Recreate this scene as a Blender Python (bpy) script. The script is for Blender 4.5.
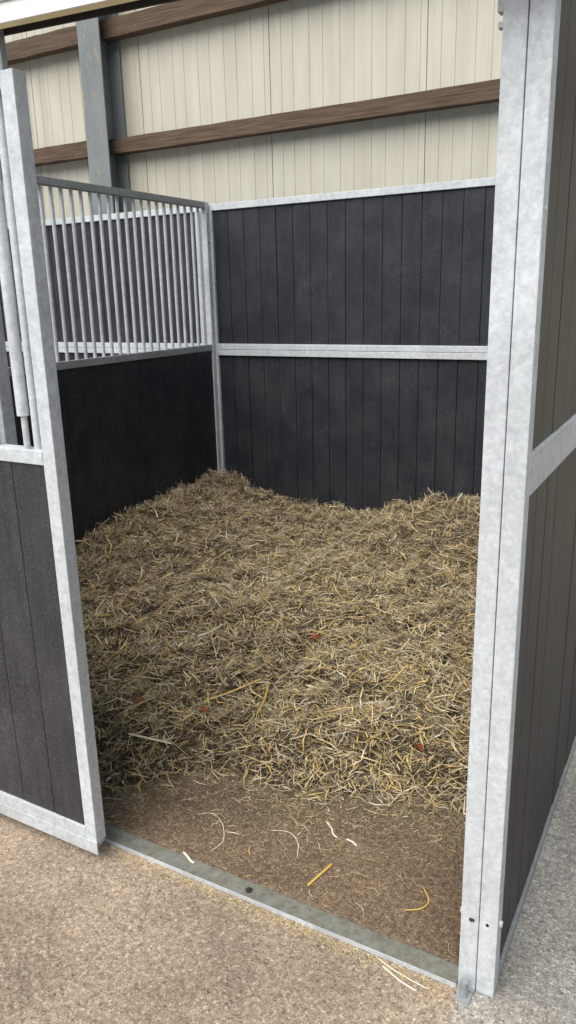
import bpy, bmesh, math, random
import numpy as np
from mathutils import Vector, Matrix, noise
random.seed(7); RNG = np.random.default_rng(11)
S = bpy.context.scene; C = S.collection
for o in list(bpy.data.objects): bpy.data.objects.remove(o)

# ------------------------------------------------------------ camera
def cam_axes(yaw, pitch, roll):
    c, s = math.cos, math.sin
    f = Vector((-s(yaw)*c(pitch), c(yaw)*c(pitch), -s(pitch)))
    r = Vector((c(yaw), s(yaw), 0)); u = r.cross(f)
    return c(roll)*r+s(roll)*u, -s(roll)*r+c(roll)*u, f
CP = Vector((.4042, -1.5412, 1.7055))
r_, u_, f_ = cam_axes(.5130, .2767, -.0249)
cd = bpy.data.cameras.new('camera'); cam = bpy.data.objects.new('camera', cd); C.objects.link(cam)
cam.matrix_world = Matrix(((r_.x, u_.x, -f_.x, CP.x), (r_.y, u_.y, -f_.y, CP.y), (r_.z, u_.z, -f_.z, CP.z), (0, 0, 0, 1)))
cd.sensor_fit = 'VERTICAL'; cd.sensor_height = 36; cd.lens = 760.7/1024*36; cd.clip_start = .02
S.camera = cam

# ------------------------------------------------------------ light
W = bpy.data.worlds.new('overcast_sky'); S.world = W; W.use_nodes = True
nt = W.node_tree; bg = nt.nodes['Background']
bg.inputs[0].default_value = (.66, .83, 1.0, 1); bg.inputs[1].default_value = .40
sd = bpy.data.lights.new('sun', 'SUN'); sun = bpy.data.objects.new('sun', sd); C.objects.link(sun)
sd.energy = 5.1; sd.angle = math.radians(62); sd.color = (1.0, .965, .91)
sun.rotation_euler = Vector((-.20, -1.0, 1.22)).to_track_quat('Z', 'Y').to_euler()
S.view_settings.view_transform = 'Standard'; S.view_settings.look = 'None'
S.view_settings.exposure = 0.0; S.view_settings.gamma = 1; S.view_settings.use_curve_mapping = False

# ------------------------------------------------------------ materials
def mat(name, base, rough=.6, metal=0.0):
    m = bpy.data.materials.new(name); m.use_nodes = True
    b = m.node_tree.nodes['Principled BSDF']
    b.inputs['Base Color'].default_value = (*base, 1); b.inputs['Roughness'].default_value = rough
    b.inputs['Metallic'].default_value = metal
    return m, m.node_tree, b
def nn(nt, t, **kw):
    n = nt.nodes.new(t)
    for k, v in kw.items():
        if k in n.inputs: n.inputs[k].default_value = v
        else: setattr(n, k, v)
    return n
def coords(nt, scale=(1, 1, 1), rot=(0, 0, 0), world=True):
    g = nt.nodes.new('ShaderNodeNewGeometry') if world else nt.nodes.new('ShaderNodeTexCoord')
    mp = nt.nodes.new('ShaderNodeMapping'); mp.inputs['Scale'].default_value = scale; mp.inputs['Rotation'].default_value = rot
    nt.links.new(g.outputs['Position' if world else 'Object'], mp.inputs['Vector'])
    return mp.outputs[0]
def noi(nt, vec, scale, detail=3, rough=.55):
    n = nn(nt, 'ShaderNodeTexNoise', Scale=scale, Detail=detail, Roughness=rough)
    nt.links.new(vec, n.inputs['Vector']); return n.outputs['Fac']
def ramp(nt, fac, stops):
    r = nt.nodes.new('ShaderNodeValToRGB'); e = r.color_ramp.elements
    while len(e) < len(stops): e.new(.5)
    for i, (p, c) in enumerate(stops):
        e[i].position = p; e[i].color = (*c, 1) if len(c) == 3 else c
    nt.links.new(fac, r.inputs[0]); return r.outputs[0]
def mix(nt, fac, a, b, mode='MIX'):
    m = nt.nodes.new('ShaderNodeMix'); m.data_type = 'RGBA'; m.blend_type = mode
    for sock, v in ((m.inputs[0], fac), (m.inputs[6], a), (m.inputs[7], b)):
        if isinstance(v, (int, float)): sock.default_value = v
        elif isinstance(v, tuple): sock.default_value = (*v, 1)
        else: nt.links.new(v, sock)
    return m.outputs[2]
def bump(nt, b, h, strength, dist=.01):
    n = nn(nt, 'ShaderNodeBump', Strength=strength, Distance=dist)
    nt.links.new(h, n.inputs['Height']); nt.links.new(n.outputs[0], b.inputs['Normal'])
g3 = lambda v: (v, v, v)

def galvanised(name, tone=1.0, rough=.55, metal=.12):
    m, nt, b = mat(name, g3(.6), rough, metal)
    v = coords(nt)
    vo = nn(nt, 'ShaderNodeTexVoronoi', Scale=140.0); nt.links.new(v, vo.inputs['Vector'])
    sp = nt.nodes.new('ShaderNodeSeparateColor'); nt.links.new(vo.outputs['Color'], sp.inputs[0])
    c1 = ramp(nt, sp.outputs[0], [(0, (.53*tone, .565*tone, .60*tone)), (1, (.61*tone, .645*tone, .675*tone))])
    c2 = ramp(nt, noi(nt, v, 42, 5, .7), [(.3, g3(.80)), (.62, g3(1.06))])
    c3 = ramp(nt, noi(nt, v, 5, 4), [(.35, g3(.86)), (.65, g3(1.03))])
    col = mix(nt, 1.0, mix(nt, 1.0, c1, c2, 'MULTIPLY'), c3, 'MULTIPLY')
    nt.links.new(col, b.inputs['Base Color'])
    bump(nt, b, noi(nt, v, 120, 3), .18, .002)
    return m
M = {}
M['galv'] = galvanised('galvanised_steel')
M['galv_dull'] = galvanised('weathered_shaded_steel', .55, .6, .1)
M['galv_white'] = galvanised('bright_galvanised_steel', 1.04, .6, .05)

def planks(name, dark, light, axis_scale, scratch=.5):
    m, nt, b = mat(name, dark, .5)
    v = coords(nt, axis_scale)
    grain = noi(nt, v, 34, 6, .7)
    col = ramp(nt, grain, [(.3, dark), (.75, light)])
    vs = coords(nt, (1, 1, 1))
    speck = ramp(nt, noi(nt, vs, 260, 2, .6), [(.56, g3(0)), (.72, g3(.42))])
    col = mix(nt, speck, col, tuple(min(1, c*2.6) for c in light))
    col = mix(nt, 1.0, col, ramp(nt, noi(nt, vs, 190, 3, .8), [(.36, g3(.55)), (.5, g3(1.0)), (.66, g3(1.9))]), 'MULTIPLY')
    # fine pale scratches, each family nearly straight in its own direction
    for rot, off in ((.5, 0), (-.9, 3), (1.25, 7)):
        vv = coords(nt, (14, 1.2, 14), (rot, rot*.6, rot)); w = noi(nt, vv, 7+off, 2, .5)
        sc = ramp(nt, w, [(.60, g3(0)), (.612, g3(scratch*.9)), (.626, g3(0))])
        gate = ramp(nt, noi(nt, vs, 4+off, 3, .6), [(.48, g3(0)), (.68, g3(1))])
        col = mix(nt, mix(nt, 1.0, sc, gate, 'MULTIPLY'), col, g3(.20))
    dust = ramp(nt, noi(nt, vs, 3.5, 5, .65), [(.4, g3(0)), (.75, g3(.16))])
    col = mix(nt, dust, col, (.13, .125, .12))
    nt.links.new(col, b.inputs['Base Color'])
    bump(nt, b, grain, .25, .003)
    b.inputs['Specular IOR Level'].default_value = .35
    return m
M['plank'] = planks('black_recycled_plank', (.0085, .0105, .0150), (.021, .0235, .031), (1, 1, .12), .9)
M['plank_door'] = planks('worn_sunlit_black_plank', (.020, .0205, .024), (.046, .047, .053), (1, 1, .10), .9)  # scratched black planks; the sun on them is put into a lighter base
M['plank_side'] = planks('brown_black_plank', (.0125, .0105, .0110), (.038, .0325, .0325), (1, 1, .045), .35)

m, nt, b = mat('aged_timber', (.1, .06, .04), .8); M['timber'] = m
v = coords(nt, (.035, 1, 1)); gr = noi(nt, v, 85, 6, .7)
col = ramp(nt, gr, [(.3, (.035, .020, .012)), (.5, (.095, .058, .036)), (.72, (.17, .115, .075))])
vk = nn(nt, 'ShaderNodeTexVoronoi', Scale=3.3); nt.links.new(coords(nt), vk.inputs['Vector'])
col = mix(nt, ramp(nt, vk.outputs['Distance'], [(.05, g3(.85)), (.1, g3(0))]), col, (.03, .017, .012))
nt.links.new(col, b.inputs['Base Color']); bump(nt, b, gr, .5, .006)

m, nt, b = mat('cream_cladding', (.6, .56, .45), .5); M['cream'] = m
v = coords(nt); st = noi(nt, coords(nt, (1, 1, .12)), 9, 4)
col = ramp(nt, st, [(.3, (.49, .46, .375)), (.7, (.58, .55, .465))])
sp = ramp(nt, noi(nt, v, 38, 3, .6), [(.70, g3(0)), (.76, g3(.7))])
col = mix(nt, sp, col, (.25, .21, .16))
nt.links.new(col, b.inputs['Base Color'])
M['seam'] = mat('dark_joint', (.10, .09, .075), .8)[0]

m, nt, b = mat('grey_painted_steel', (.2, .23, .24), .55); M['paint'] = m
v = coords(nt, (1, 1, .5)); 
col = ramp(nt, noi(nt, v, 5, 4), [(.3, (.155, .172, .178)), (.7, (.225, .245, .25))])
col = mix(nt, ramp(nt, noi(nt, v, 15, 5, .7), [(.57, g3(0)), (.61, g3(.8))]), col, (.30, .25, .19))
col = mix(nt, ramp(nt, noi(nt, v, 34, 4, .6), [(.67, g3(0)), (.70, g3(.9))]), col, (.12, .055, .03))
nt.links.new(col, b.inputs['Base Color'])

# floor: warm dusty concrete out front and inside, greyer concrete along the side aisle
m, nt, b = mat('dusty_concrete', (.4, .33, .25), .85); M['floor'] = m
v = coords(nt)
fine = noi(nt, v, 210, 4, .85); mid = noi(nt, v, 55, 8, .8); big = noi(nt, v, 2.4, 4, .6)
warm = ramp(nt, mid, [(.34, (.27, .185, .125)), (.5, (.46, .35, .26)), (.66, (.68, .55, .43))])
grey = ramp(nt, mid, [(.34, (.27, .25, .225)), (.5, (.45, .43, .395)), (.66, (.64, .615, .58))])
brown = ramp(nt, mid, [(.34, (.10, .066, .040)), (.5, (.215, .145, .092)), (.66, (.36, .26, .175))])
sx = nt.nodes.new('ShaderNodeSeparateXYZ'); nt.links.new(v, sx.inputs[0])
def math_(op, a, b_=None, c_=None, clamp=False):
    n = nt.nodes.new('ShaderNodeMath'); n.operation = op; n.use_clamp = clamp
    for i, q in enumerate((a, b_, c_)):
        if q is None: continue
        if isinstance(q, (int, float)): n.inputs[i].default_value = q
        else: nt.links.new(q, n.inputs[i])
    return n.outputs[0]
wob = math_('MULTIPLY', math_('SUBTRACT', big, .5), .5)
inside = math_('MULTIPLY', math_('MULTIPLY_ADD', sx.outputs[1], 14, -.1, True), math_('MULTIPLY_ADD', sx.outputs[0], -40, 1, True))
aisle = math_('MULTIPLY', math_('MULTIPLY_ADD', math_('ADD', sx.outputs[1], wob), 5, .9, True), math_('MULTIPLY_ADD', sx.outputs[0], 40, 0, True))
col = mix(nt, aisle, warm, grey); col = mix(nt, inside, col, brown)
col = mix(nt, 1.0, col, ramp(nt, fine, [(.38, g3(.42)), (.47, g3(.95)), (.54, g3(1.0)), (.63, g3(1.55))]), 'MULTIPLY')
col = mix(nt, 1.0, col, ramp(nt, big, [(.32, g3(.72)), (.65, g3(1.18))]), 'MULTIPLY')
va = nn(nt, 'ShaderNodeTexVoronoi', Scale=170.0); nt.links.new(v, va.inputs['Vector'])
sa = nt.nodes.new('ShaderNodeSeparateColor'); nt.links.new(va.outputs['Color'], sa.inputs[0])
col = mix(nt, 1.0, col, ramp(nt, sa.outputs[0], [(0, g3(.5)), (.12, g3(.86)), (.8, g3(1.08)), (1, g3(1.5))]), 'MULTIPLY')
crk = nn(nt, 'ShaderNodeTexNoise', Scale=5.0, Detail=8.0, Roughness=.7); nt.links.new(v, crk.inputs['Vector'])
col = mix(nt, ramp(nt, crk.outputs['Fac'], [(.60, g3(0)), (.72, g3(.45))]), col, (.62, .52, .42))
nt.links.new(col, b.inputs['Base Color'])
hh = math_('ADD', math_('MULTIPLY', fine, .5), mid); bump(nt, b, hh, .9, .008)

def straw_mat(name, stops):
    m, nt, b = mat(name, (.4, .3, .2), .65)
    a = nt.nodes.new('ShaderNodeAttribute'); a.attribute_name = 'tone'
    col = ramp(nt, a.outputs['Fac'], stops)
    col = mix(nt, 1.0, col, ramp(nt, noi(nt, coords(nt), 60, 2), [(.3, g3(.8)), (.7, g3(1.15))]), 'MULTIPLY')
    nt.links.new(col, b.inputs['Base Color']); b.inputs['Specular IOR Level'].default_value = .3
    return m
M['straw'] = straw_mat('straw', [(0, (.10, .070, .045)), (.2, (.26, .195, .120)), (.45, (.54, .435, .285)), (.66, (.80, .68, .47)), (.80, (.86, .58, .18)), (.9, (.90, .74, .42)), (1, (1.0, .95, .80))])
m, nt, b = mat('matted_hay', (.1, .07, .04), .9); M['haybase'] = m
hn = noi(nt, coords(nt), 70, 6, .8)
nt.links.new(ramp(nt, hn, [(.35, (.03, .021, .013)), (.7, (.19, .14, .085))]), b.inputs['Base Color']); bump(nt, b, hn, 1, .02)
M['gold'] = mat('golden_straw', (.62, .42, .10), .55)[0]
M['pale'] = mat('pale_straw', (.78, .70, .55), .55)[0]
M['leaf'] = mat('russet_leaf', (.42, .15, .06), .6)[0]
M['hole'] = mat('hole_shade_black', (.01, .01, .01), .9)[0]  # solid black discs stand in for the shade inside bolt holes
M['bounce_lip'] = mat('lip_bounce_tint', (.90, .84, .55), .5)[0]  # warm floor bounce on the track underside, put into the lip colour
M['white'] = mat('overexposed_track_white', (.84, .85, .85), .4)[0]  # overexposed glare on the galvanised track front, put into this white
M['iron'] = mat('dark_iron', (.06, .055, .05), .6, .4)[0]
m, nt, b = mat('dirty_galvanised_strip', (.2, .2, .18), .6); M['sill'] = m
sn = noi(nt, coords(nt), 40, 8, .8)
nt.links.new(ramp(nt, sn, [(.3, (.10, .085, .062)), (.45, (.17, .165, .135)), (.7, (.27, .275, .24))]), b.inputs['Base Color'])
bump(nt, b, sn, .3, .003)

# ------------------------------------------------------------ helpers
def bx(bm, x0, x1, y0, y1, z0, z1, bev=0):
    vs = [bm.verts.new(p) for p in ((x0,y0,z0),(x1,y0,z0),(x1,y1,z0),(x0,y1,z0),(x0,y0,z1),(x1,y0,z1),(x1,y1,z1),(x0,y1,z1))]
    fs = [bm.faces.new([vs[i] for i in q]) for q in ((3,2,1,0),(4,5,6,7),(0,1,5,4),(1,2,6,5),(2,3,7,6),(3,0,4,7))]
    if bev:
        es = list({e for f in fs for e in f.edges})
        bmesh.ops.bevel(bm, geom=es, offset=bev, segments=2, profile=.6, affect='EDGES')
def cyl(bm, p0, p1, r, n=12, r2=None):
    p0, p1 = Vector(p0), Vector(p1); d = p1-p0
    q = d.to_track_quat('Z', 'Y').to_matrix().to_4x4()
    bmesh.ops.create_cone(bm, cap_ends=True, segments=n, radius1=r, radius2=r if r2 is None else r2, depth=d.length, matrix=Matrix.Translation((p0+p1)/2) @ q)
def obj(name, bm, m, parent=None, smooth=False):
    me = bpy.data.meshes.new(name); bm.to_mesh(me); bm.free(); me.materials.append(m)
    if smooth:
        for p in me.polygons: p.use_smooth = len(p.vertices) == 4
        caps = {k for p in me.polygons if len(p.vertices) != 4 for k in p.edge_keys}
        for e in me.edges:
            if e.key in caps: e.use_edge_sharp = True
    o = bpy.data.objects.new(name, me); C.objects.link(o)
    if parent:
        o.parent = parent; o.location = -parent.location
    return o
def thing(name, label, cat, loc=(0, 0, 0), group=None):
    o = bpy.data.objects.new(name, None); C.objects.link(o); o.location = loc; o.empty_display_size = .1
    o['label'] = label; o['category'] = cat
    if group: o['group'] = group
    return o
def tag(o, label, cat, group=None, kind=None):
    o['label'] = label; o['category'] = cat
    if group: o['group'] = group
    if kind: o['kind'] = kind
    return o
def box_part(name, m, parent, *a, bev=.003, label=None):
    bm = bmesh.new(); bx(bm, *a, bev=bev); o = obj(name, bm, m, parent)
    if label: o['label'] = label
    return o
def plank_panel(name, m, parent, axis, a0, a1, c0, c1, z0, z1, pitch=.125, start=None):
    """vertical tongue-and-groove planks side by side along axis ('x' or 'y'), between c0..c1 in depth"""
    bm = bmesh.new(); a = a0 if start is None else start
    rr = random.Random(int(abs(a0)*100+z0*10)+3)
    # recessed tongue layer keeps the panel closed behind the grooves
    q = (c0+c1)/2
    if axis == 'x': bx(bm, a0, a1, q-.006, q+.006, z0, z1)
    else: bx(bm, q-.006, q+.006, a0, a1, z0, z1)
    while a < a1-1e-4:
        lo, hi = max(a, a0), min(a+pitch, a1)
        g = .0012+rr.random()*.0012; j = (rr.random()-.5)*.0025
        if hi-lo > .01:
            if axis == 'x': bx(bm, lo+g, hi-g, c0+j, c1+j, z0, z1, bev=.0018)
            else: bx(bm, c0+j, c1+j, lo+g, hi-g, z0, z1, bev=.0018)
        a += pitch
    return obj(name, bm, m, parent)

# ------------------------------------------------------------ setting
bm = bmesh.new(); bx(bm, -8, 5, -6, 3.60, -.12, 0); f = obj('floor', bm, M['floor']); f['kind'] = 'structure'
# profiled cream sheeting of the barn
Y_CL = 3.42
bm = bmesh.new(); prof = []
SEAMS = [-8.9+.0+1.1*k for k in range(13)]
x0 = -1.345-1.1*6; pts = []
for s in range(11):
    b0 = x0+1.1*s
    pts += [(b0+.003, .0)]
    for k in range(10):
        c = b0+.055+k*.11+(0 if k else .01)
        wd = .010 if k % 2 else .022
        pts += [(c-wd-.004, 0), (c-wd, -.004), (c+wd, -.004), (c+wd+.004, 0)]
    pts += [(b0+1.097, 0), (b0+1.0975, .012), (b0+1.1025, .012)]
lo = [bm.verts.new((x, Y_CL+d, 0)) for x, d in pts]; hi = [bm.verts.new((x, Y_CL+d, 4.9)) for x, d in pts]
lob = [bm.verts.new((x, Y_CL+.06, 0)) for x, d in pts]; hib = [bm.verts.new((x, Y_CL+.06, 4.9)) for x, d in pts]
for i in range(len(pts)-1):
    bm.faces.new((lo[i], lo[i+1], hi[i+1], hi[i])); bm.faces.new((lob[i+1], lob[i], hib[i], hib[i+1]))
    bm.faces.new((hi[i], hi[i+1], hib[i+1], hib[i])); bm.faces.new((lo[i+1], lo[i], lob[i], lob[i+1]))
w = obj('wall_back', bm, M['cream']); w['kind'] = 'structure'

# ------------------------------------------------------------ steel column and timber rails on the barn wall
t = thing('steel_column', 'grey painted steel column with rusty flaking edge against the cream wall', 'column', (-3.815, 3.3, 0))
box_part('front_flange', M['paint'], t, -3.92, -3.715, 3.20, 3.213, 0, 4.9, bev=.002)
box_part('web', M['paint'], t, -3.822, -3.813, 3.2132, 3.3898, 0, 4.9, bev=0)
box_part('back_flange', M['paint'], t, -3.92, -3.705, 3.39, 3.403, 0, 4.9, bev=.002)
bm = bmesh.new()
for z in (3.30,): cyl(bm, (-3.813, 3.25, z), (-3.806, 3.25, z), .007); cyl(bm, (-3.813, 3.275, z), (-3.806, 3.275, z), .007)
obj('bolt', bm, M['iron'], t)
def purlin(x0, x1, z0, z1, label):
    bm = bmesh.new(); n = 40; rr = random.Random(int(z0*10+x0*7)); secs = []
    for i in range(n+1):
        x = x0+(x1-x0)*i/n; j = lambda s=.0022: rr.uniform(-s, s)
        secs.append([bm.verts.new((x, 3.305+j(), z0+j())), bm.verts.new((x, 3.389, z0+j())), bm.verts.new((x, 3.389, z1+j())), bm.verts.new((x, 3.305+j(), z1+j()))])
    for a, b_ in zip(secs, secs[1:]):
        for k in range(4): bm.faces.new((a[k], b_[k], b_[(k+1) % 4], a[(k+1) % 4]))
    bm.faces.new(secs[0][::-1]); bm.faces.new(secs[-1])
    bmesh.ops.recalc_face_normals(bm, faces=bm.faces)
    tag(obj('timber_purlin', bm, M['timber']), label, 'beam', 'timber purlins on the cream wall')
purlin(-3.806, 3.6, 2.768, 2.868, 'long rough brown timber beam crossing the cream wall right of the steel column')
purlin(-3.806, 3.6, 3.535, 3.655, 'upper brown timber beam high on the cream wall, right of the steel column')
purlin(-7.9, -3.828, 2.775, 2.885, 'short stretch of lower brown timber beam left of the steel column')
purlin(-7.9, -3.828, 3.54, 3.665, 'upper brown timber beam left of the steel column, below the door track')

# ------------------------------------------------------------ back partitions
def back_partition(x0, x1, label, start, holes):
    t = thing('back_partition', label, 'partition', ((x0+x1)/2, 3.06, 0), None)
    box_part('top_rail', M['galv_white'], t, x0, x1, 3.030, 3.085, 2.272, 2.314)
    box_part('middle_rail', M['galv'], t, x0+.046, x1, 3.022, 3.085, 1.3535, 1.392)
    box_part('middle_rail', M['galv'], t, x0+.046, x1, 3.022, 3.085, 1.312, 1.3515)
    box_part('bottom_rail', M['galv'], t, x0+.046, x1, 3.030, 3.085, 0.0, .045)
    box_part('end_post', M['galv'], t, x0, x0+.045, 3.026, 3.085, 0, 2.2718)
    box_part('end_post', M['galv'], t, x1-.045, x1, 3.0862, 3.12, 0, 2.2718)
    plank_panel('upper_panel', M['plank'], t, 'x', x0+.046, x1, 3.045, 3.075, 1.3925, 2.2715, .1245, start)
    plank_panel('lower_panel', M['plank'], t, 'x', x0+.046, x1, 3.045, 3.075, .0455, 1.3115, .1245, start)
    return t
back_partition(-2.752, 0.088, 'dark plank back wall of the open stall with bright galvanised rails', -2.84, 1)
t = back_partition(-6.2, -2.79, 'dark plank back wall of the neighbouring stall, seen through the bars', -6.24, 1)
box_part('end_channel', M['galv'], t, -2.835, -2.790, 3.012, 3.0215, .02, 2.268, bev=.002)
bm = bmesh.new(); cyl(bm, (-2.812, 3.0119, 2.07), (-2.812, 3.0095, 2.07), .006); obj('bolt_hole', bm, M['hole'], t)

# ------------------------------------------------------------ left partition with bars
t = thing('barred_partition', 'left stall divider with vertical grey bars above black planks', 'partition', (-2.745, 1.5, 0))
box_part('top_rail', M['galv_dull'], t, -2.765, -2.725, .05, 2.985, 2.286, 2.326)  # darker steel on these rails paints in the shade of their side faces
box_part('middle_rail', M['galv_dull'], t, -2.765, -2.725, .05, 2.985, 1.347, 1.389)
box_part('bottom_rail', M['galv_dull'], t, -2.765, -2.725, .05, 2.985, 0, .04)
box_part('end_post', M['galv'], t, -2.768, -2.722, 2.987, 3.020, 0, 2.326)
box_part('front_post', M['galv'], t, -2.768, -2.722, .003, .048, 0, 2.326)
plank_panel('lower_panel', M['plank'], t, 'y', .05, 2.985, -2.760, -2.732, .0405, 1.3465, .125)
bm = bmesh.new(); cyl(bm, (-2.7225, 3.003, 2.07), (-2.7195, 3.003, 2.07), .005); obj('bolt_hole', bm, M['hole'], t)
bm = bmesh.new(); cyl(bm, (-2.745, 2.925, 1.3885), (-2.745, 2.925, 2.2865), .0105, 12)
bar0 = obj('bar', bm, M['galv_white'], t, smooth=True)
for k in range(1, 39):
    c = bar0.copy(); C.objects.link(c); c.parent = t; c.location = bar0.location+Vector((0, -.0732*k, 0))

# ------------------------------------------------------------ right partition and front posts
t = thing('side_partition', 'right stall wall of brownish black planks with galvanised frame, seen from outside', 'partition', (.065, 1.5, 0))
box_part('end_post', M['galv_white'], t, .0462, .091, 0, .046, 0, 2.34)
box_part('middle_rail', M['galv'], t, .050, .091, .0465, 3.02, 1.288, 1.380, bev=.004)
box_part('bottom_rail', M['galv_dull'], t, .050, .091, .0465, 3.02, .004, .032)
box_part('top_rail', M['galv'], t, .050, .091, .0465, 3.02, 2.30, 2.34)
plank_panel('upper_panel', M['plank_side'], t, 'y', .0465, 3.02, .054, .083, 1.3805, 2.2995, .125)
plank_panel('lower_panel', M['plank_side'], t, 'y', .0465, 3.02, .054, .083, .0325, 1.2875, .125)
bm = bmesh.new(); cyl(bm, (.066, .0006, .215), (.066, -.0012, .215), .0042, 14); obj('bolt_hole', bm, M['hole'], t)
bm = bmesh.new(); cyl(bm, (.091, .02, .215), (.098, .02, .215), .008, 6); cyl(bm, (.091, .022, 1.85), (.094, .022, 1.85), .006, 8); obj('bolt_head', bm, M['galv'], t)

t = thing('front_post', 'bright galvanised square post on the right side of the stall opening', 'post', (.022, .023, 0))
box_part('post_tube', M['galv_white'], t, 0, .0445, 0, .046, 0, 2.34)
box_part('foot_plate', M['galv_dull'], t, -.004, .0445, -.012, .05, 0, .006, bev=.001)
bm = bmesh.new(); cyl(bm, (-.0005, .022, .215), (-.006, .022, .215), .0075, 6); obj('bolt_head', bm, M['galv'], t)
bm = bmesh.new(); cyl(bm, (.026, .0006, .215), (.026, -.003, .215), .0055, 6); cyl(bm, (.031, .0006, .215), (.031, -.0014, .2150), .0042, 10); obj('screw', bm, M['iron'], t)
bm = bmesh.new(); bx(bm, -.012, .0005, .006, .030, 2.185, 2.205, .002); bx(bm, -.010, .0005, .008, .026, 2.160, 2.170, .001); obj('latch_keeper', bm, M['galv_white'], t)

t = thing('door_stop', 'short round steel pin on a small bracket at the post foot', 'door stop', (.024, -.034, 0))
bm = bmesh.new(); cyl(bm, (.024, -.030, .004), (.024, -.030, .052), .0105, 18); bmesh.ops.bevel(bm, geom=[e for e in bm.edges if e.verts[0].co.z > .05 and e.verts[1].co.z > .05], offset=.0012, segments=2, affect='EDGES'); obj('pin', bm, M['galv_dull'], t)
bm = bmesh.new(); bx(bm, .006, .042, -.050, -.014, 0, .006, .001); obj('bracket', bm, M['galv_dull'], t)

# ------------------------------------------------------------ threshold
t = thing('threshold_strip', 'worn grey steel strip laid along the floor across the stall opening', 'threshold', (-.7, .02, 0))
bm = bmesh.new(); bx(bm, -1.42, -.001, -.012, .046, 0, .012, .002); obj('strip', bm, M['sill'], t)
bm = bmesh.new(); bx(bm, -1.42, -.001, -.0145, -.0122, 0, .0135, .0005); o = obj('edge_lip', bm, M['galv'], t); o['label'] = 'thin bright front edge'
bm = bmesh.new(); cyl(bm, (-.636, .012, .011), (-.636, .012, .0165), .010, 12); cyl(bm, (-.636, .012, .016), (-.636, .012, .020), .005, 8); obj('screw', bm, M['iron'], t)

# ------------------------------------------------------------ fixed front frame left of the opening
t = thing('front_partition', 'fixed galvanised front frame behind the sliding door grille', 'frame', (-2.1, .022, 0))
box_part('post', M['galv'], t, -1.475, -1.425, .003, .048, 0, 2.262)
box_part('top_rail', M['galv'], t, -2.718, -1.476, .003, .048, 2.222, 2.262)
box_part('middle_rail', M['galv'], t, -2.718, -1.476, .003, .048, 1.26, 1.302)
box_part('bottom_rail', M['galv'], t, -2.718, -1.476, .003, .048, 0, .04)
box_part('bracket', M['galv'], t, -1.4245, -1.34, .010, .030, 1.262, 1.288, bev=.002)
plank_panel('lower_panel', M['plank_door'], t, 'x', -2.718, -1.476, .012, .038, .0405, 1.2595)
bm = bmesh.new(); cyl(bm, (-1.53, .025, 1.301), (-1.53, .025, 2.2225), .0105); fb = obj('bar', bm, M['galv'], t, True)
for k in range(1, 16):
    c = fb.copy(); C.objects.link(c); c.parent = t; c.location = fb.location+Vector((-.0732*k, 0, 0))

# ------------------------------------------------------------ sliding door
DX = -1.121
t = thing('sliding_door', 'slid-open stall door of grey-black planks in a galvanised frame with grille', 'door', (-1.8, -.08, 0))
box_part('stile', M['galv_white'], t, DX-.045, DX, -.100, -.058, .072, 2.236)
box_part('stile', M['galv_white'], t, -2.55, -2.505, -.100, -.058, .072, 2.236)
box_part('top_rail', M['galv'], t, -2.5048, DX-.0452, -.100, -.058, 2.196, 2.236)
box_part('middle_rail', M['galv_white'], t, -2.5048, DX-.0452, -.101, -.058, 1.278, 1.318)
box_part('bottom_rail', M['galv'], t, -2.5048, DX-.0452, -.100, -.058, .080, .121)
bm = bmesh.new(); bx(bm, -2.55, DX+.004, -.1045, -.1005, .038, .082, .001); bx(bm, -2.55, DX+.001, -.1005, -.070, .066, .0695, 0)
obj('guide_lip', bm, M['galv'], t)
plank_panel('lower_panel', M['plank_door'], t, 'x', -2.5048, DX-.0452, -.093, -.065, .1215, 1.2775, .1395, -2.5048-.0505)
bm = bmesh.new(); cyl(bm, (-1.2005, -.078, 1.3175), (-1.2005, -.078, 2.1965), .0115, 14); db = obj('bar', bm, M['galv_white'], t, True)
for k in range(2, 18):
    c = db.copy(); C.objects.link(c); c.parent = t; c.location = db.location+Vector((-.0732*k-.02, 0, 0))
bm = bmesh.new(); cyl(bm, (-1.2300, -.090, 1.3175), (-1.2300, -.090, 1.44), .0090, 14)
lr = obj('latch_rod', bm, M['galv'], t, True)
bm = bmesh.new(); cyl(bm, (-1.2320, -.090, 1.41), (-1.2320, -.090, 2.10), .0165, 18); sl = obj('latch_sleeve', bm, M['galv_white'], lr, True); sl.location = (0, 0, 0)
bm = bmesh.new(); bx(bm, -1.195, -1.162, -.090, -.072, 2.2362, 2.335, .002); bx(bm, -2.51, -2.47, -.090, -.072, 2.2362, 2.335, .002); obj('roller_hanger', bm, M['galv_dull'], t)

# ------------------------------------------------------------ overhead track
t = thing('door_track', 'pale overhead sliding door track at the top left', 'track', (-1.1, -.1, 2.31))
TR = Matrix.Translation((-1.1, -.1, 2.312)) @ Matrix.Rotation(.035, 4, 'Y')
def trk(name, m, boxes, label=None):
    bm = bmesh.new()
    for b_ in boxes: bx(bm, *b_)
    bmesh.ops.transform(bm, matrix=TR, verts=bm.verts)
    o = obj(name, bm, m, t)
    if label: o['label'] = label
trk('front_cover', M['white'], [(-1.6, 1.25, -.044, -.038, .0, .040, .001)])
trk('bottom_lip', M['bounce_lip'], [(-1.6, 1.25, -.0378, -.012, .0, .005, .001)], 'bottom lip tinted with warm floor bounce')
trk('back_rail', M['iron'], [(-1.6, 1.25, .034, .040, .004, .040, .001), (-1.6, 1.25, -.0378, .0335, .034, .040, 0)], 'inner rail coloured dark for its shade')  # shade inside the track is put into the dark iron colour
trk('top_cover', M['galv'], [(-1.6, 1.25, -.050, .045, .0405, .11, .002)])

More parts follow.
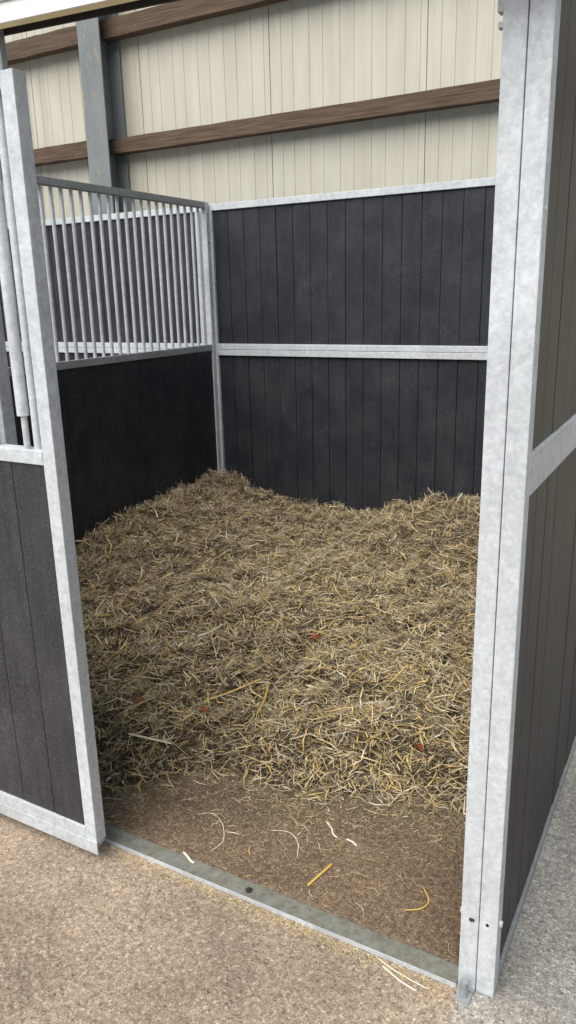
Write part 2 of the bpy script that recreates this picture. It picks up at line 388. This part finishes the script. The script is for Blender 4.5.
# ------------------------------------------------------------ hay bedding
def sstep(t): t = np.clip(t, 0, 1); return t*t*(3-2*t)
LY = np.array([0, 1.2, 1.56, 1.83, 2.2, 2.48, 2.77, 3.05]); LZ = np.array([.20, .28, .34, .40, .43, .43, .40, .46])
BX = np.array([-2.75, -2.58, -2.42, -2.17, -1.93, -1.47, -1.30, -1.13, -.84, 0]); BZ = np.array([.46, .455, .345, .28, .275, .285, .375, .40, .44, .42])
EX = np.array([-2.75, -1.5, -1.38, -1.28, -1.17, -1.07, -.88, -.71, -.58, -.40, -.18, 0]); EY = np.array([.06, .06, .10, .22, .36, .45, .46, .46, .52, .61, .66, .76])
NG = 260
gx = np.linspace(-2.7205, -.0005, NG); gy = np.linspace(.05, 3.0215, NG)
def fbm(x, y, s):
    return np.array([noise.fractal(Vector((a*s, b_*s, 3.1)), 1.0, 2.0, 4) for a, b_ in zip(x.ravel(), y.ravel())]).reshape(x.shape)
GX, GY = np.meshgrid(gx, gy, indexing='ij')
ye = np.interp(GX, EX, EY)+.05*fbm(GX, GY, 4)
dy = GY-ye
Hm = .105*sstep(dy/.32)+.10*sstep((dy-.25)/1.1)
wl = sstep(1-(GX+2.73)/.9)*sstep(dy/.7); Hm = Hm*(1-wl)+np.interp(GY, LY, LZ)*wl
wb = sstep(1-(3.035-GY)/.75); Hm = Hm*(1-wb)+np.interp(GX, BX, BZ)*wb
Hm = Hm+(.034*fbm(GX, GY, 3.2)+.045*fbm(GX+9, GY, 7)+.024*fbm(GX+4, GY, 19))*sstep(dy/.35)
Hm = Hm+.045*np.exp(-((GX+.42)**2+(GY-1.05)**2)/.18)*sstep(dy/.3)
Hm = np.where(dy > 0, np.maximum(Hm, .002), -.02+0*Hm)
def hay_h(x, y):
    u = np.clip((x-gx[0])/(gx[-1]-gx[0])*(NG-1), 0, NG-1.001); v = np.clip((y-gy[0])/(gy[-1]-gy[0])*(NG-1), 0, NG-1.001)
    i, j = u.astype(int), v.astype(int); fu, fv = u-i, v-j
    return Hm[i, j]*(1-fu)*(1-fv)+Hm[i+1, j]*fu*(1-fv)+Hm[i, j+1]*(1-fu)*fv+Hm[i+1, j+1]*fu*fv

def mesh_np(name, V, F, m, tone=None, nside=4):
    me = bpy.data.meshes.new(name)
    me.vertices.add(len(V)); me.vertices.foreach_set('co', V.astype(np.float32).ravel())
    me.loops.add(F.size); me.loops.foreach_set('vertex_index', F.astype(np.int32).ravel())
    me.polygons.add(len(F)); me.polygons.foreach_set('loop_start', np.arange(0, F.size, F.shape[1], dtype=np.int32))
    me.materials.append(m); me.update(calc_edges=True)
    if tone is not None:
        a = me.attributes.new('tone', 'FLOAT', 'FACE'); a.data.foreach_set('value', tone.astype(np.float32))
    me.validate()
    o = bpy.data.objects.new(name, me); C.objects.link(o); return o

def strands(x, y, z, L, wd, yaw, pitch, bend, tone, seg=2, side_min=None):
    """three-sided tapering curved stalks"""
    n = len(x); k = seg+1
    s = np.linspace(-.5, .5, k)[None, :]                                   # along
    dx = np.cos(yaw)*np.cos(pitch); dyv = np.sin(yaw)*np.cos(pitch); dz = np.sin(pitch)
    px, py = -np.sin(yaw), np.cos(yaw)
    c = bend[:, None]*(s*s*4-.5)*L[:, None]
    up = (RNG.random(n)-.4)*.5
    X = x[:, None]+dx[:, None]*s*L[:, None]+px[:, None]*c
    Y = y[:, None]+dyv[:, None]*s*L[:, None]+py[:, None]*c
    Z = z[:, None]+dz[:, None]*s*L[:, None]+up[:, None]*c
    V = np.empty((n, k, 3, 3))
    ph = RNG.random(n)*6.28
    for q in range(3):
        a = ph+q*2.094
        ox = px*np.cos(a); oy = py*np.cos(a); oz = np.sin(a)*.55
        wv = wd[:, None]*(1-.45*np.abs(s)*2)
        V[:, :, q, 0] = X+ox[:, None]*wv; V[:, :, q, 1] = Y+oy[:, None]*wv; V[:, :, q, 2] = Z+oz[:, None]*wv
    V[..., 0] = np.clip(V[..., 0], XLIM[0], XLIM[1]); V[..., 1] = np.clip(V[..., 1], YLIM[0], YLIM[1]); V[..., 2] = np.maximum(V[..., 2], .0005)
    base = (np.arange(n)*k*3)[:, None, None]
    F = []
    for g in range(seg):
        for q in range(3):
            q2 = (q+1) % 3
            F.append(np.stack([base[:, 0, 0]+g*3+q, base[:, 0, 0]+g*3+q2, base[:, 0, 0]+(g+1)*3+q2, base[:, 0, 0]+(g+1)*3+q], 1))
    F = np.stack(F, 1).reshape(-1, 4)
    return V.reshape(-1, 3), F, np.repeat(tone, seg*3)
def join(*parts):
    V, F, T = [], [], []; off = 0
    for v, f, t_ in parts:
        V.append(v); F.append(f+off); T.append(t_); off += len(v)
    return np.concatenate(V), np.concatenate(F), np.concatenate(T)

# matted body of the bed
idx = np.arange(NG*NG).reshape(NG, NG)
Fq = np.stack([idx[:-1, :-1], idx[1:, :-1], idx[1:, 1:], idx[:-1, 1:]], -1).reshape(-1, 4)
Vg = np.stack([GX, GY, Hm-.006], -1).reshape(-1, 3)
hay = mesh_np('hay_bed', Vg, Fq, M['haybase'])
tag(hay, 'deep bed of brown and golden hay and straw covering the stall floor', 'hay', kind='stuff')

XLIM = (-2.7205, -.0005); YLIM = (.06, 3.0215)
def scatter(n, Lr, wr, pit, zr, tone_fn, ymin=.05, dense=None):
    x = RNG.uniform(-2.72, -.004, n); y = RNG.uniform(ymin, 3.03, n)
    yy = np.interp(x, EX, EY); keep = y > yy+RNG.normal(.03, .05, n)
    if dense is not None: keep &= dense(x, y) > RNG.random(n)
    x, y = x[keep], y[keep]; n = len(x)
    L = RNG.uniform(*Lr, n)*(.6+.8*RNG.random(n)); wd = RNG.uniform(*wr, n)
    yaw = RNG.uniform(0, 6.283, n); pitch = RNG.normal(0, pit, n)*(1+.5*((y > 2.8) | (x < -2.5)))
    z = np.maximum(hay_h(x, y), 0)+.003+RNG.random(n)**2*zr
    return strands(x, y, z, L, wd, yaw, pitch, RNG.normal(0, .12, n), tone_fn(x, y, n))
def blob(x, y, cx, cy, s): return np.exp(-((x-cx)**2+(y-cy)**2)/(2*s*s))
fine = lambda x, y, n: np.clip(RNG.normal(.29, .20, n)+.10*blob(x, y, -.5, 1.0, .5), 0, .84)
goldf = lambda x, y, n: np.clip(RNG.normal(.70, .15, n), .3, 1)
near = lambda x, y: .25+.75*np.clip(blob(x, y, -.45, 1.05, .55)+.6*blob(x, y, -1.2, 1.2, .7), 0, 1)
P = [scatter(95000, (.018, .055), (.0005, .0013), .55, .030, fine),
     scatter(9000, (.02, .075), (.0016, .0042), .42, .045, lambda x, y, n: np.clip(RNG.normal(.80, .14, n), .4, 1), dense=lambda x, y: blob(x, y, -.42, .98, .30)),
     scatter(9000, (.015, .05), (.0014, .0034), .45, .040, lambda x, y, n: np.clip(RNG.normal(.72, .18, n), .3, 1)),
     scatter(30000, (.025, .085), (.0010, .0026), .42, .036, lambda x, y, n: np.clip(RNG.normal(.50, .30, n), 0, 1)),
     scatter(12000, (.03, .11), (.0020, .0048), .32, .040, goldf, dense=near),
     scatter(2600, (.04, .13), (.0008, .0018), .8, .030, lambda x, y, n: np.clip(RNG.normal(.55, .2, n), 0, 1))]
V, F, T = join(*P)
o = mesh_np('hay_stalks', V, F, M['straw'], T)
o.parent = hay; o['kind'] = 'stuff'

# chaff and short stalks that have spread on to the bare floor
XLIM = (-3, 3); YLIM = (-3, 3.02)
def loose(n, xf, Lr, wr, tf):
    x, y = xf(n); keep = (y > .05) | (y < -.02); keep &= ~((x > -.012) & (x < .10) & (y > -.06)); keep &= ~((x < DX+.02) & (y < -.03) & (y > -.13))
    x, y = x[keep], y[keep]; n = len(x)
    return strands(x, y, RNG.uniform(.0015, .005, n), RNG.uniform(*Lr, n), RNG.uniform(*wr, n), RNG.uniform(0, 6.28, n), RNG.normal(0, .04, n), RNG.normal(0, .25, n), tf(n))
def in_stall(n):
    x = RNG.uniform(-1.4, -.01, n); y = np.interp(x, EX, EY)+.05-np.abs(RNG.normal(0, .16, n)); return x, np.clip(y, .052, 3)
def in_even(n): return RNG.uniform(-1.35, -.015, n), RNG.uniform(.055, .6, n)
def along(n): x = RNG.uniform(-1.3, 0, n); return x, -.022-np.abs(RNG.normal(0, .02, n))
def outer(n): return RNG.uniform(-2.2, 1.4, n), RNG.uniform(-1.3, -.02, n)
def aisle_(n): return RNG.uniform(.11, 1.4, n), RNG.uniform(-.05, 2.8, n)
V, F, T = join(loose(9500, in_stall, (.004, .018), (.0005, .0012), lambda n: RNG.uniform(.05, .6, n)),
    loose(500, in_stall, (.012, .045), (.0008, .002), lambda n: RNG.uniform(.2, 1, n)),
    loose(2600, in_even, (.003, .010), (.0004, .001), lambda n: RNG.uniform(.1, .9, n)),
    loose(110, in_even, (.02, .07), (.0006, .0012), lambda n: RNG.uniform(.5, 1, n)),
    loose(1800, along, (.003, .014), (.0005, .001), lambda n: RNG.uniform(.45, 1, n)),
    loose(3200, outer, (.003, .010), (.0004, .0008), lambda n: RNG.uniform(.35, 1, n)),
    loose(350, aisle_, (.003, .012), (.0004, .0008), lambda n: RNG.uniform(.3, 1, n)))
o = mesh_np('scattered_chaff', V, F, M['straw'], T)
tag(o, 'fine straw chaff scattered over the concrete floor', 'chaff', kind='stuff')

# ------------------------------------------------------------ single stalks one can pick out on the floor
def stalk(pts, rad, m, label, nm='straw_stalk'):
    bm = bmesh.new(); Q = [Vector(p) for p in pts]; Q = [Q[0]]+Q+[Q[-1]]; P_ = []; rings = []
    for i in range(1, len(Q)-2):
        for k in range(5):
            u = k/5; a, b0, c, d = Q[i-1:i+3]
            P_.append(.5*((2*b0)+(c-a)*u+(2*a-5*b0+4*c-d)*u*u+(3*b0-a-3*c+d)*u**3))
    P_.append(Q[-1])
    for i, p in enumerate(P_):
        d = (P_[min(i+1, len(P_)-1)]-P_[max(i-1, 0)]).normalized(); s = Vector((-d.y, d.x, 0)).normalized()
        rr = rad*(1 if 0 < i < len(P_)-1 else .6)
        rings.append([bm.verts.new(p+s*math.cos(a)*rr+Vector((0, 0, math.sin(a)*rr*.5))) for a in (0, 1.05, 2.1, 3.14, 4.19, 5.24)])
    for a, b_ in zip(rings, rings[1:]):
        for k in range(6): bm.faces.new((a[k], a[(k+1) % 6], b_[(k+1) % 6], b_[k]))
    bm.faces.new(rings[0]); bm.faces.new(rings[-1][::-1])
    tag(obj(nm, bm, m), label, 'straw', 'single straws lying on the floor')
stalk([(-.495, .120, .004), (-.485, .165, .005), (-.470, .235, .004)], .0045, M['gold'], 'thick golden straw lying alone on the brown stall floor')
stalk([(-.905, .052, .016), (-.878, .040, .017), (-.860, .030, .017), (-.845, .028, .016)], .004, M['pale'], 'pale short straw lying across the threshold strip')
stalk([(-.575, .405, .003), (-.545, .385, .003), (-.525, .358, .004), (-.505, .350, .003)], .0032, M['pale'], 'pale split straw on the stall floor, left of the golden one')
stalk([(-.478, .358, .003), (-.450, .352, .005), (-.436, .344, .003)], .0035, M['pale'], 'short white straw chip on the stall floor near the hay edge')
stalk([(-.215, -.022, .003), (-.15, -.040, .003), (-.062, -.052, .003)], .0018, M['pale'], 'long thin straw in front of the threshold near the door stop')
stalk([(-.190, -.040, .003), (-.13, -.062, .003), (-.085, -.070, .003)], .0026, M['pale'], 'pale straw on the ground just outside the threshold, nearest the camera')
stalk([(-.985, .235, .003), (-.94, .262, .004), (-.88, .235, .003), (-.83, .165, .003), (-.84, .11, .003)], .0014, M['pale'], 'long curling thin stalk on the bare floor behind the threshold')
stalk([(-.72, .28, .003), (-.66, .30, .004), (-.61, .27, .003), (-.58, .21, .003)], .0013, M['pale'], 'thin bent stalk on the bare floor in the middle of the opening')
stalk([(-.205, .165, .003), (-.165, .19, .005), (-.155, .23, .003), (-.185, .27, .003)], .0022, M['gold'], 'small hooked yellow straw on the floor beside the front post')
def hz(x, y, d=.035): return float(hay_h(np.array([x]), np.array([y]))[0])+d
def hay_stalk(x0, y0, x1, y1, r, m, label, d=.036):
    xm, ym = (x0+x1)/2+.008, (y0+y1)/2
    stalk([(x0, y0, hz(x0, y0, d)), (xm, ym, max(hz(xm, ym, d), (hz(x0, y0, d)+hz(x1, y1, d))/2)), (x1, y1, hz(x1, y1, d))], r, m, label)
hay_stalk(-1.28, .70, -1.13, .92, .005, M['gold'], 'long golden straw lying diagonally in the left part of the hay')
hay_stalk(-1.10, .93, -1.02, .70, .004, M['gold'], 'golden straw crossing the long diagonal one in the hay')
hay_stalk(-1.38, .36, -1.24, .44, .006, M['pale'], 'broad pale straw at the left front edge of the hay')
hay_stalk(-1.55, 1.05, -1.50, 1.18, .005, M['pale'], 'broad pale straw in the hay beside the door edge')
# two thin stalks sticking up in front of the back wall
stalk([(-1.06, 2.98, .40), (-1.085, 3.00, .455), (-1.13, 3.01, .505)], .0032, M['pale'], 'thin pale stalk standing up against the dark back wall')
stalk([(-.93, 2.97, .42), (-.92, 2.98, .46), (-.90, 3.0, .495)], .005, M['pale'], 'short pale stalk poking up from the hay near the front post')
stalk([(-2.50, 1.98, .415), (-2.56, 2.03, .445), (-2.66, 2.06, .485)], .0032, M['pale'], 'pale stalk poking up before the black left wall')
# ------------------------------------------------------------ dry leaves lying in the hay
def leaf(x, y, size, yaw, label):
    bm = bmesh.new(); n = 9; z0 = float(hay_h(np.array([x]), np.array([y]))[0])+.030
    L_, R_, Cc = [], [], []
    for i in range(n+1):
        u = i/n; wv = size*.34*math.sin(math.pi*u**.8)*(1+.18*math.sin(u*19)); xx = (u-.5)*size; zz = .012*math.sin(u*3.1)
        Cc.append(Vector((xx, 0, zz))); L_.append(Vector((xx, wv, zz+wv*.35))); R_.append(Vector((xx, -wv, zz+wv*.25)))
    rot = Matrix.Translation((x, y, z0)) @ Matrix.Rotation(yaw, 4, 'Z') @ Matrix.Rotation(.25, 4, 'X')
    mk = lambda l: [bm.verts.new(rot @ p) for p in l]
    a, b_, c = mk(L_), mk(Cc), mk(R_)
    for i in range(n):
        bm.faces.new((b_[i], b_[i+1], a[i+1], a[i])); bm.faces.new((c[i], c[i+1], b_[i+1], b_[i]))
    bmesh.ops.solidify(bm, geom=bm.faces[:], thickness=.0006)
    tag(obj('dry_leaf', bm, M['leaf'], None, False), label, 'leaf', 'dry leaves in the hay')

leaf(-1.093, 1.344, .060, .4, 'russet leaf lying in the middle of the hay bed')
leaf(-1.467, 1.519, .045, 1.9, 'small russet leaf in the hay, left of the middle one')
leaf(-.40, .80, .060, 2.6, 'brown-orange leaf near the front edge of the hay by the post')
leaf(-1.46, .53, .065, 1.1, 'dark russet leaf in the hay beside the door edge')
leaf(-1.20, .60, .045, .2, 'small orange leaf in the front left of the hay')
leaf(-1.80, 1.95, .055, .9, 'russet leaf toward the back of the hay')
